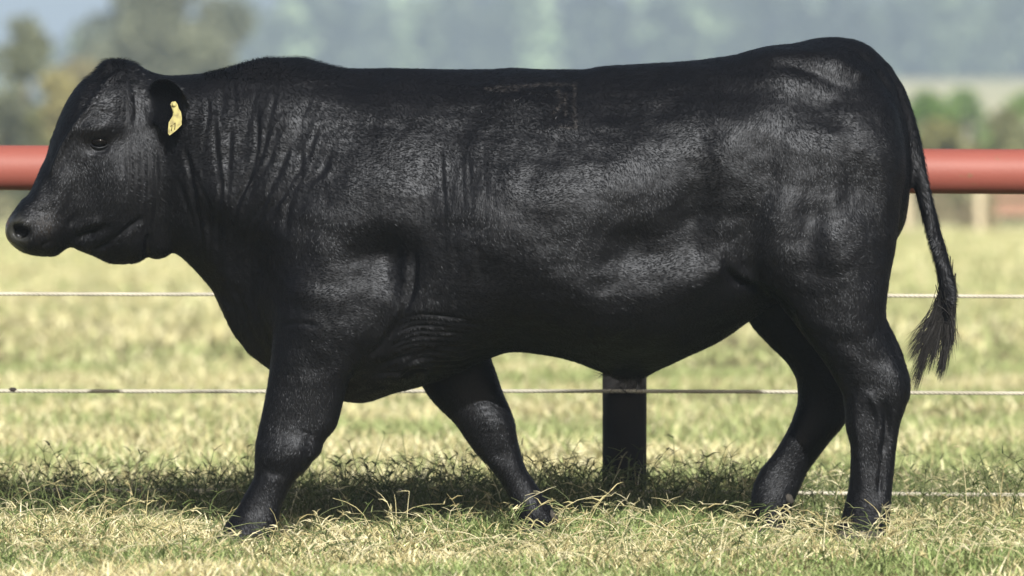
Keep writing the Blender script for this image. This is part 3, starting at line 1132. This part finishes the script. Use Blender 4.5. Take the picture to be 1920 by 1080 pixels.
# ------------------------------------------------------------------ bull: coat (short hair lying along the hide)
def make_coat():
    ntri = body_me.calc_loop_triangles()
    tri = np.zeros(len(body_me.loop_triangles) * 3, dtype=np.int64); body_me.loop_triangles.foreach_get("vertices", tri); tri = tri.reshape(-1, 3)
    A, B, C = co[tri[:, 0]], co[tri[:, 1]], co[tri[:, 2]]
    ar = 0.5 * np.linalg.norm(np.cross(B - A, C - A), axis=1)
    cy = (A[:, 1] + B[:, 1] + C[:, 1]) / 3
    nf = (vn[tri[:, 0]] + vn[tri[:, 1]] + vn[tri[:, 2]]) / 3
    wgt = ar * np.where(nf[:, 1] < 0.25, 1.0, 0.25)
    fx = px[tri[:, 0]]; fy = py[tri[:, 0]]
    wgt *= 1 - np.clip(nose[tri[:, 0]] * 1.5, 0, 1)
    wgt *= 1 - 0.97 * np.exp(-((fx - 187) / 22) ** 2 - ((fy - 272) / 13) ** 2)
    N = 330000
    cdf = np.cumsum(wgt); cdf /= cdf[-1]
    ti = np.searchsorted(cdf, rng.random(N))
    r1 = np.sqrt(rng.random(N)); r2 = rng.random(N)
    P = A[ti] * (1 - r1)[:, None] + B[ti] * (r1 * (1 - r2))[:, None] + C[ti] * (r1 * r2)[:, None]
    n = nf[ti]; n /= np.linalg.norm(n, axis=1)[:, None]
    X, Y = fx[ti], fy[ti]
    # flow: back and down on the trunk, down on the legs, up and back on the face
    fl = np.zeros((N, 3))
    fl[:, 0] = 0.8; fl[:, 2] = -0.55
    legs = Y > 700; fl[legs] = (0.1, 0, -1)
    face = X < 240; fl[face] = (-0.35, 0, -0.9)
    rump = (X > 1350) & (Y < 600); fl[rump] = (0.35, 0, -0.95)
    tail = X > 1712; fl[tail] = (0.3, 0, -1)
    ph = np.sin(X * 0.021 + 1.7 * np.sin(Y * 0.013)) + np.sin(Y * 0.027 + 1.3 * np.sin(X * 0.017))
    ang = 0.5 * ph + rng.normal(0, 0.22, N)
    patchy = (X > 905) & (X < 1084) & (Y > 156) & (Y < 244)
    ang[patchy] += rng.normal(0, 0.8, patchy.sum())
    c, s = np.cos(ang), np.sin(ang)
    fl = np.stack([fl[:, 0] * c - fl[:, 2] * s, fl[:, 1], fl[:, 0] * s + fl[:, 2] * c], -1)
    fl -= n * (fl * n).sum(1)[:, None]
    ln = np.linalg.norm(fl, axis=1); fl /= np.maximum(ln, 1e-4)[:, None]
    side_v = np.cross(n, fl)
    L = rng.uniform(0.007, 0.014, N)
    top = (Y < 150) & (X > 380) & (X < 640) & (n[:, 2] > 0.4)
    lift = rng.uniform(0.06, 0.24, N)
    lift[top] = rng.uniform(0.15, 0.75, top.sum())
    poll = (Y < 155) & (X < 260) & (X > 160); lift[poll] = rng.uniform(0.2, 0.7, poll.sum()); L[poll] *= 1.2
    earz = (X > 283) & (X < 372) & (Y > 145) & (Y < 256) & (P[:, 1] < -0.15); L[earz] *= 1.3
    tl = (X > 1712) & (Y < 640); L[tl] *= 1.7; lift[tl] *= 1.4
    L[patchy] *= 1.2; lift[patchy] *= 1.5
    wd = rng.uniform(0.0005, 0.0009, N)[:, None]
    tip = P + (fl + n * lift[:, None]) * L[:, None]
    mid = P + (fl * 0.5 + n * (lift * 0.75)[:, None]) * L[:, None]
    # roll of each hair gives the glinting grain
    roll = rng.normal(0, 0.2, N)[:, None]
    sv = side_v * np.cos(roll) + n * np.sin(roll)
    V = np.stack([P - sv * wd - n * 0.001, P + sv * wd - n * 0.001, mid + sv * wd * .8, mid - sv * wd * .8, tip], 1)
    base = 5 * np.arange(N)[:, None]
    F = np.concatenate([base + np.array([[0, 1, 2, 3]]), base + np.array([[3, 2, 4]])], 1).ravel()
    me = np_mesh("coat", V.reshape(-1, 3), F, np.tile([4, 3], N))
    link("coat", me, M_HAIR, bull, smooth=False)


make_coat()


# ------------------------------------------------------------------ bull: loose hair, eye, hooves, tag
def hair_locks(name, locks, mat_, r0=0.0011):
    mb = MB()
    for (S, M_, E, n, ss, ms, es, Y0) in locks:
        for i in range(n):
            s = W(S[0] + rng.normal(0, ss[0]), S[1] + rng.normal(0, ss[1]), Y0 + rng.normal(0, .006))
            m = W(M_[0] + rng.normal(0, ms[0]), M_[1] + rng.normal(0, ms[1]), Y0 + rng.normal(0, .010))
            e = W(E[0] + rng.normal(0, es[0]), E[1] + rng.normal(0, es[1]), Y0 + rng.normal(0, .012))
            pts = []
            wob = rng.normal(0, .002, 3)
            for k in range(7):
                t = k / 6
                p = s * (1 - t) ** 2 + m * 2 * t * (1 - t) + e * t * t
                p = p + Vector(wob) * math.sin(t * 5)
                pts.append(p)
            r = r0 * rng.uniform(.6, 1.1)
            mb.tube(pts, [r, r, r, r * .9, r * .75, r * .5, r * .15], 4, cap=False)
    return mb.build(name, mat_, bull)


TY = -0.042
SW = [((1775, 540), (1781, 590), (1778, 640), 240, (8, 22), (8, 16), (8, 18), TY)]
for (ex_, ey_, mx_, my_, n_) in ((1763, 708, 1784, 640, 70), (1767, 690, 1786, 630, 60), (1757, 700, 1778, 640, 50), (1745, 676, 1768, 620, 60), (1738, 690, 1762, 630, 40),
                                 (1716, 728, 1742, 640, 50), (1712, 705, 1744, 630, 50), (1722, 690, 1752, 620, 50), (1702, 655, 1742, 600, 40), (1708, 672, 1746, 612, 50),
                                 (1730, 650, 1760, 600, 60), (1795, 556, 1792, 530, 16), (1784, 640, 1792, 600, 40)):
    SW.append(((1772, 560 if ey_ > 560 else 510), (mx_, my_), (ex_, ey_), n_, (7, 14), (5, 8), (3.0, 9), TY + rng.normal(0, .01)))
hair_locks("tail_switch", SW, M_HAIR_TAIL)
hair_locks("belly_tuft", [
    ((1175, 694), (1176, 712), (1170, 730), 60, (16, 4), (16, 4), (18, 8), -0.01),
    ((1150, 694), (1145, 700), (1138, 706), 30, (12, 3), (12, 3), (14, 4), -0.01),
    ((1196, 692), (1200, 712), (1196, 732), 30, (6, 4), (6, 4), (6, 8), -0.01),
], M_HAIR_TAIL, 0.0009)


def make_eye(sd):
    p, n = surf(188, 270)
    if sd > 0:
        q = head_xf(W(188, 270) + Vector((0, 0.108, 0))); p = q; n = Vector((-0.3, 0.9, 0))
    c = p - Vector((0, sd * -1 * -0.0 , 0)) + Vector((0, sd * -0.007, 0))
    mb = MB(); rings = []
    for k in range(1, 12):
        a = math.pi * k / 12
        rings.append([c + Vector((0.0275 * math.sin(a) * math.cos(t), 0.019 * math.sin(a) * math.sin(t), 0.0175 * math.cos(a))) for t in np.linspace(0, 2 * math.pi, 20, endpoint=False)])
    mb.rings(rings[::-1])
    e = mb.build("eye", M_EYE, bull)
    # eyelids
    for (rx, rz, a0, a1, rr, dz) in ((.0250, .0165, R(12), R(168), .0034, .003), (.0250, .0150, R(190), R(350), .0026, -.003)):
        mb = MB(); pts = []; rad = []
        for t in np.linspace(a0, a1, 16):
            f = math.sin((t - a0) / (a1 - a0) * math.pi)
            pts.append(c + Vector((rx * 1.05 * math.cos(t), sd * (0.006 + 0.010 * f), rz * math.sin(t) + dz))); rad.append(rr * (0.55 + 0.6 * f))
        mb.tube(pts, rad, 8)
        mb.build("eyelid", M_SKIN, e)


make_eye(-1); make_eye(1)


def make_hoof(px0, px1, py0, Y, lean):
    """cloven: two claws side by side, toe toward the muzzle"""
    for s in (-1, 1):
        mb = MB(); rings = []
        c0 = W((px0 + px1) / 2, py0, Y); half = (px1 - px0) * 0.5 * 0.0015
        z0, z1 = c0.z, 0.0
        n = 20
        for k in range(7):
            t = k / 6
            z = z0 + (z1 - z0) * t
            ring = []
            fx = -lean * t
            for i in range(n):
                a = 2 * math.pi * i / n
                ca, sa = math.cos(a), math.sin(a)
                rx = half * (0.88 + 0.28 * t * (1 if ca < 0 else 0.2)); ry = 0.024 + 0.004 * t
                if ca < 0: sa2 = sa * (1 - 0.35 * ca * ca)
                else: sa2 = sa
                ring.append(Vector((c0.x + fx + rx * ca, Y + s * 0.0265 + ry * sa2, z)))
            rings.append(ring)
        mb.rings(rings)
        mb.build("hoof", M_HOOF, bull)


make_hoof(403, 510, 1008, -.20, .012)
make_hoof(980, 1040, 990, .17, .006)
make_hoof(1571, 1664, 994, -.19, .012)
make_hoof(1416, 1476, 985, .18, .012)
for (a, b, Y) in ((1036, 968, .15), (1478, 934, .15)):   # dew claws
    mb = MB(); c = W(a, b, Y)
    mb.tube([c + Vector((-.012, 0, .012)), c, c + Vector((.008, -.004, -.012)), c + Vector((.009, -.004, -.018))], [.012, .014, .010, .003], 10)
    mb.build("dewclaw", M_HOOF, bull)


def make_tag():
    pts = [(319.5, 196), (322, 191), (329, 190), (333, 196), (335, 203), (339, 209), (341, 220), (340.5, 234), (330, 245), (318, 254), (315, 250), (315, 243), (316.5, 229), (324, 217), (325, 202)]
    ex, _n = surf(330, 196)
    Y0 = ex.y - 0.012
    mb = MB(); n = len(pts)
    fr = []; bk = []
    for a, b in pts:
        y = Y0 - 0.022 * (b - 190) / 60 - 0.0006 * (a - 328)
        p = W(a, b, y); fr.append(p); bk.append(p + Vector((0.0, 0.0022, 0.0)))
    c1 = sum(fr, Vector()) / n; c2 = sum(bk, Vector()) / n
    # split the outline in strips from the centre line
    V = fr + bk + [c1, c2]; F = []
    for i in range(n):
        j = (i + 1) % n
        F += [(2 * n, j, i), (2 * n + 1, n + i, n + j), (i, j, n + j, n + i)]
    mb.add(V, F)
    t = mb.build("ear_tag", M_TAG, bull, smooth=False)
    mb = MB()
    c = W(327, 196, Y0 - 0.004)
    mb.tube([c + Vector((0, 0.02, 0)), c + Vector((0, -0.001, 0)), c + Vector((0, -0.005, 0))], [.006, .0065, .005], 12)
    mb.build("button", M_TAG, t)
    for (a, b0, b1) in ((321.5, 245, 234), (327.5, 243, 230)):
        mb = MB()
        def pt(a_, b_):
            y = Y0 - 0.022 * (b_ - 190) / 60 - 0.0006 * (a_ - 328) - 0.0016
            return W(a_, b_, y)
        mb.tube([pt(a, b0), pt(a + 1.5, b1)], [.0014, .0014], 6)
        mb.tube([pt(a - 1.8, b1 + 3), pt(a + 1.5, b1)], [.0012, .0012], 6)
        mb.build("numeral", M_INK, t)


make_tag()

# ------------------------------------------------------------------ background trees, bushes, far fence
def leaf_cloud(centers, radii, counts, size, base_cols, squash=0.8):
    allV = []; allC = []
    for c, r, n, col in zip(centers, radii, counts, base_cols):
        d = rng.normal(0, 1, (n, 3)); d /= np.linalg.norm(d, axis=1)[:, None]
        rr = r * (0.45 + 0.6 * rng.random(n) ** 0.6)
        P = np.array(c) + d * rr[:, None] * np.array([1, 1, squash])
        a = rng.normal(0, 1, (n, 3)); a /= np.linalg.norm(a, axis=1)[:, None]
        b = np.cross(a, rng.normal(0, 1, (n, 3))); b /= np.linalg.norm(b, axis=1)[:, None]
        s = size * rng.uniform(0.6, 1.3, n)[:, None]
        V = np.stack([P - a * s, P - b * s * 0.6, P + a * s, P + b * s * 0.6], 1)
        allV.append(V.reshape(-1, 3))
        cc = np.array(col) * rng.uniform(0.7, 1.35, n)[:, None]
        allC.append(np.repeat(cc, 4, axis=0))
    V = np.concatenate(allV); C = np.concatenate(allC)
    return V, np.arange(len(V)), [4] * (len(V) // 4), C


def tree(name, x, y, h, cw, label, cat, col=(0.07, 0.10, 0.035), clumps=22, per=150, size=0.12, trunk_frac=0.3, group=None, shape=1.0, stems=1):
    z = float(terrain(x, y))
    root = empty(name, (x, y, z))
    tag(root, label, cat, group)
    mb = MB()
    cents = []; rads = []; cols = []
    for s in range(stems):
        ox = rng.normal(0, .15) * (s > 0)
        top = Vector((x + ox * 3, y, z + h * 0.75))
        mb.tube([(x + ox, y, z - .3), (x + ox * 1.5, y + .03, z + h * .25), (x + ox * 2.4 + .05 * h * rng.normal(0, .4), y, z + h * .5), top],
                [h * .035, h * .028, h * .018, h * .006], 10)
    for k in range(clumps):
        a = rng.uniform(0, 2 * math.pi)
        t = rng.uniform(0, 1)
        zz = h * (trunk_frac + (0.93 - trunk_frac) * t)
        prof = math.sin(math.pi * min(1, max(0.08, (t * 0.85 + 0.12)))) ** 0.7
        rr = cw * 0.5 * prof * rng.uniform(0.35, 1.0) ** shape
        c = Vector((x + math.cos(a) * rr, y + math.sin(a) * rr, z + zz))
        r = h * rng.uniform(.07, .13) * (cw / h + 0.6)
        cents.append(tuple(c)); rads.append(r)
        cols.append(np.array(col) * rng.uniform(0.75, 1.3))
        if k % 2 == 0:
            j = Vector((x, y, z + zz * 0.62))
            mb.tube([j, j.lerp(c, .5) + Vector((0, 0, -.02 * h)), c], [h * .012, h * .008, h * .003], 6)
    mb.build("trunk", M_BARK, root)
    V, F, S, C = leaf_cloud(cents, rads, [per] * clumps, size, cols)
    link("crown", np_mesh("crown", V, F, S, C), M_LEAF, root, smooth=False)
    return root


def at_px(px_, d):
    d = 1.4286 * (d + 14) - 20
    return (px_ - 960) / FPX * (d + DIST), d


def hgt(py_, d):
    return HC + (300 - py_) / FPX * (d + DIST) - 0.0


x, y = at_px(40, 118); tree("broadleaf_tree", x, y, hgt(28, y), 1.75, "rounded olive-green tree at the far left edge behind the rail", "tree", col=(0.135, 0.15, 0.085), clumps=26, per=150, trunk_frac=.1, size=.11)
x, y = at_px(-75, 122); tree("broadleaf_tree", x, y, hgt(50, y), 2.0, "olive tree cut by the left edge of the view", "tree", col=(0.135, 0.15, 0.085), clumps=26, per=130, trunk_frac=.1, size=.11)
x, y = at_px(320, 170); tree("tall_tree", x, y, hgt(-70, y), 5.2, "tall grey-green tree above the bull's head and neck", "tree", col=(0.145, 0.16, 0.105), clumps=60, per=170, trunk_frac=.08, size=.16)
x, y = at_px(232, 176); tree("tall_tree", x, y, hgt(-40, y), 3.0, "slender bluish tree left of the tall tree above the bull's head", "tree", col=(0.13, 0.155, 0.12), clumps=26, per=150, trunk_frac=.2, size=.15)
x, y = at_px(425, 182); tree("tall_tree", x, y, hgt(-20, y), 3.2, "lower grey tree right of the tall one, above the bull's neck", "tree", col=(0.14, 0.16, 0.11), clumps=26, per=150, trunk_frac=.05, size=.15)
for px_, d, top, cw, colr, lab in (
        (110, 108, 125, 1.9, (0.24, 0.22, 0.09), "yellowish shrub low behind the bull's forehead"),
        (165, 128, 78, 2.2, (0.24, 0.22, 0.12), "pale olive shrub between the left tree and the tall tree"),
        (60, 100, 190, 1.6, (0.14, 0.15, 0.06), "low shrub above the rail at the left edge"),
        (5, 96, 175, 1.4, (0.08, 0.09, 0.055), "dark shrub above the rail at the very left edge"),
        (1740, 112, 172, 2.0, (0.12, 0.20, 0.05), "small green bush right beside the bull's tail"),
        (1830, 118, 146, 3.0, (0.11, 0.185, 0.05), "tallest green bush right of the bull's tail"),
        (1925, 116, 172, 2.5, (0.14, 0.21, 0.06), "green bush cut by the right edge of the view"),
        (1775, 100, 226, 1.9, (0.16, 0.16, 0.055), "low yellow-green bush above the rail right of the tail"),
        (1880, 98, 213, 2.4, (0.17, 0.18, 0.08), "low pale green bush above the rail at the right")):
    x, y = at_px(px_, d)
    tree("bush", x, y, hgt(top, y), cw, lab, "bush", col=colr, clumps=20, per=130, trunk_frac=.02, size=.10, group="bushes along the far edge of the field")

# dry scrub line along the field's far edge
def make_scrub():
    n = 260
    xs = rng.uniform(-22, 22, n); ys = rng.uniform(91, 112, n)
    cents = [(a, b, float(terrain(a, b)) + rng.uniform(.05, .45)) for a, b in zip(xs, ys)]
    cols = [np.array([(0.17, 0.16, 0.09), (0.13, 0.14, 0.075), (0.22, 0.19, 0.12)][rng.integers(3)]) for _ in range(n)]
    V, F, S, C = leaf_cloud(cents, rng.uniform(.35, .7, n), [60] * n, .09, cols, .6)
    o = link("scrub", np_mesh("scrub", V, F, S, C), M_LEAF, smooth=False)
    tag(o, "grey-brown scrub growing along the far edge of the field", "scrub", kind="stuff")


make_scrub()


def make_far_fence():
    m1, nt, b = mat("weathered_wood", (0.40, 0.35, 0.25), 0.85, 0.2)
    m2, nt, b = mat("rusty_board", (0.26, 0.15, 0.11), 0.85, 0.2)
    m3, nt, b = mat("dark_olive_wood", (0.13, 0.11, 0.065), 0.9, 0.1)
    x, y = at_px(1837, 59)
    root = empty("far_fence", (x, y, 0))
    tag(root, "blurred far fence with a pale post and faded red boards under the rail at right", "fence")
    def post(px_, w, top, m):
        xx = (px_ - 960) / FPX * (y + DIST)
        mb = MB(); mb.box((xx, y, top / 2 - .1), (w, w, top + .2)); mb.build("post", m, root, False)
    post(1837, .11, 1.0, m1); post(1860, .12, .9, m3)
    for px_ in (1700, 1975, 2060, 2150): post(px_, .10, .9, m1)
    x0 = (1866 - 960) / FPX * (y + DIST); x1 = (2160 - 960) / FPX * (y + DIST)
    for z_ in (.35, .62):
        mb = MB(); mb.box(((x0 + x1) / 2, y + .08, z_), (x1 - x0, .04, .17)); mb.build("board", m2, root, False)


make_far_fence()

# distant wood on the hillside
def make_wood():
    n = 950
    cents = []; rads = []; cols = []; cnt = []
    xs = rng.uniform(-75, 270, n); ys = rng.uniform(985, 1280, n)
    xs = xs * (ys / 1150)
    for a, b in zip(xs, ys):
        z = float(terrain(a, b)); h = rng.uniform(9, 15.5)
        base = np.array([(0.02, 0.035, 0.03), (0.04, 0.07, 0.04), (0.09, 0.11, 0.07), (0.17, 0.17, 0.12), (0.02, 0.03, 0.035)][rng.integers(5)])
        base = np.array((0.045, 0.06, 0.035)) * (0.15 + 9.0 * patch(a / 7.0, (z + h) / 3.0 + b * .01) ** 3.2)
        for k in range(5):
            cents.append((a + rng.normal(0, 1.6), b + rng.normal(0, 1.6), z + h * (0.2 + 0.19 * k))); rads.append(h * rng.uniform(.15, .25)); cols.append(base); cnt.append(26)
    V, F, S, C = leaf_cloud(cents, rads, cnt, .95, cols)
    o = link("hillside_wood", np_mesh("hillside_wood", V, F, S, C), M_LEAF, smooth=False)
    tag(o, "hazy blue wood covering the distant hillside", "wood", kind="stuff")


make_wood()

# ------------------------------------------------------------------ haze
def make_haze():
    mb = MB()
    mb.box((0, 1380, 42), (3200, 2960, 92))
    m = bpy.data.materials.new("haze_air"); m.use_nodes = True
    nt = m.node_tree
    nt.nodes.remove(nt.nodes["Principled BSDF"])
    pv = nt.nodes.new("ShaderNodeVolumePrincipled")
    pv.inputs["Color"].default_value = (0.62, 0.80, 1.0, 1)
    pv.inputs["Density"].default_value = 0.00058
    nt.links.new(pv.outputs[0], nt.nodes["Material Output"].inputs["Volume"])
    m.cycles.homogeneous_volume = True
    o = mb.build("haze", m, smooth=False)
    tag(o, kind="stuff")
    o["label"] = "pale blue haze lying over the distance"
    o["category"] = "haze"


make_haze()
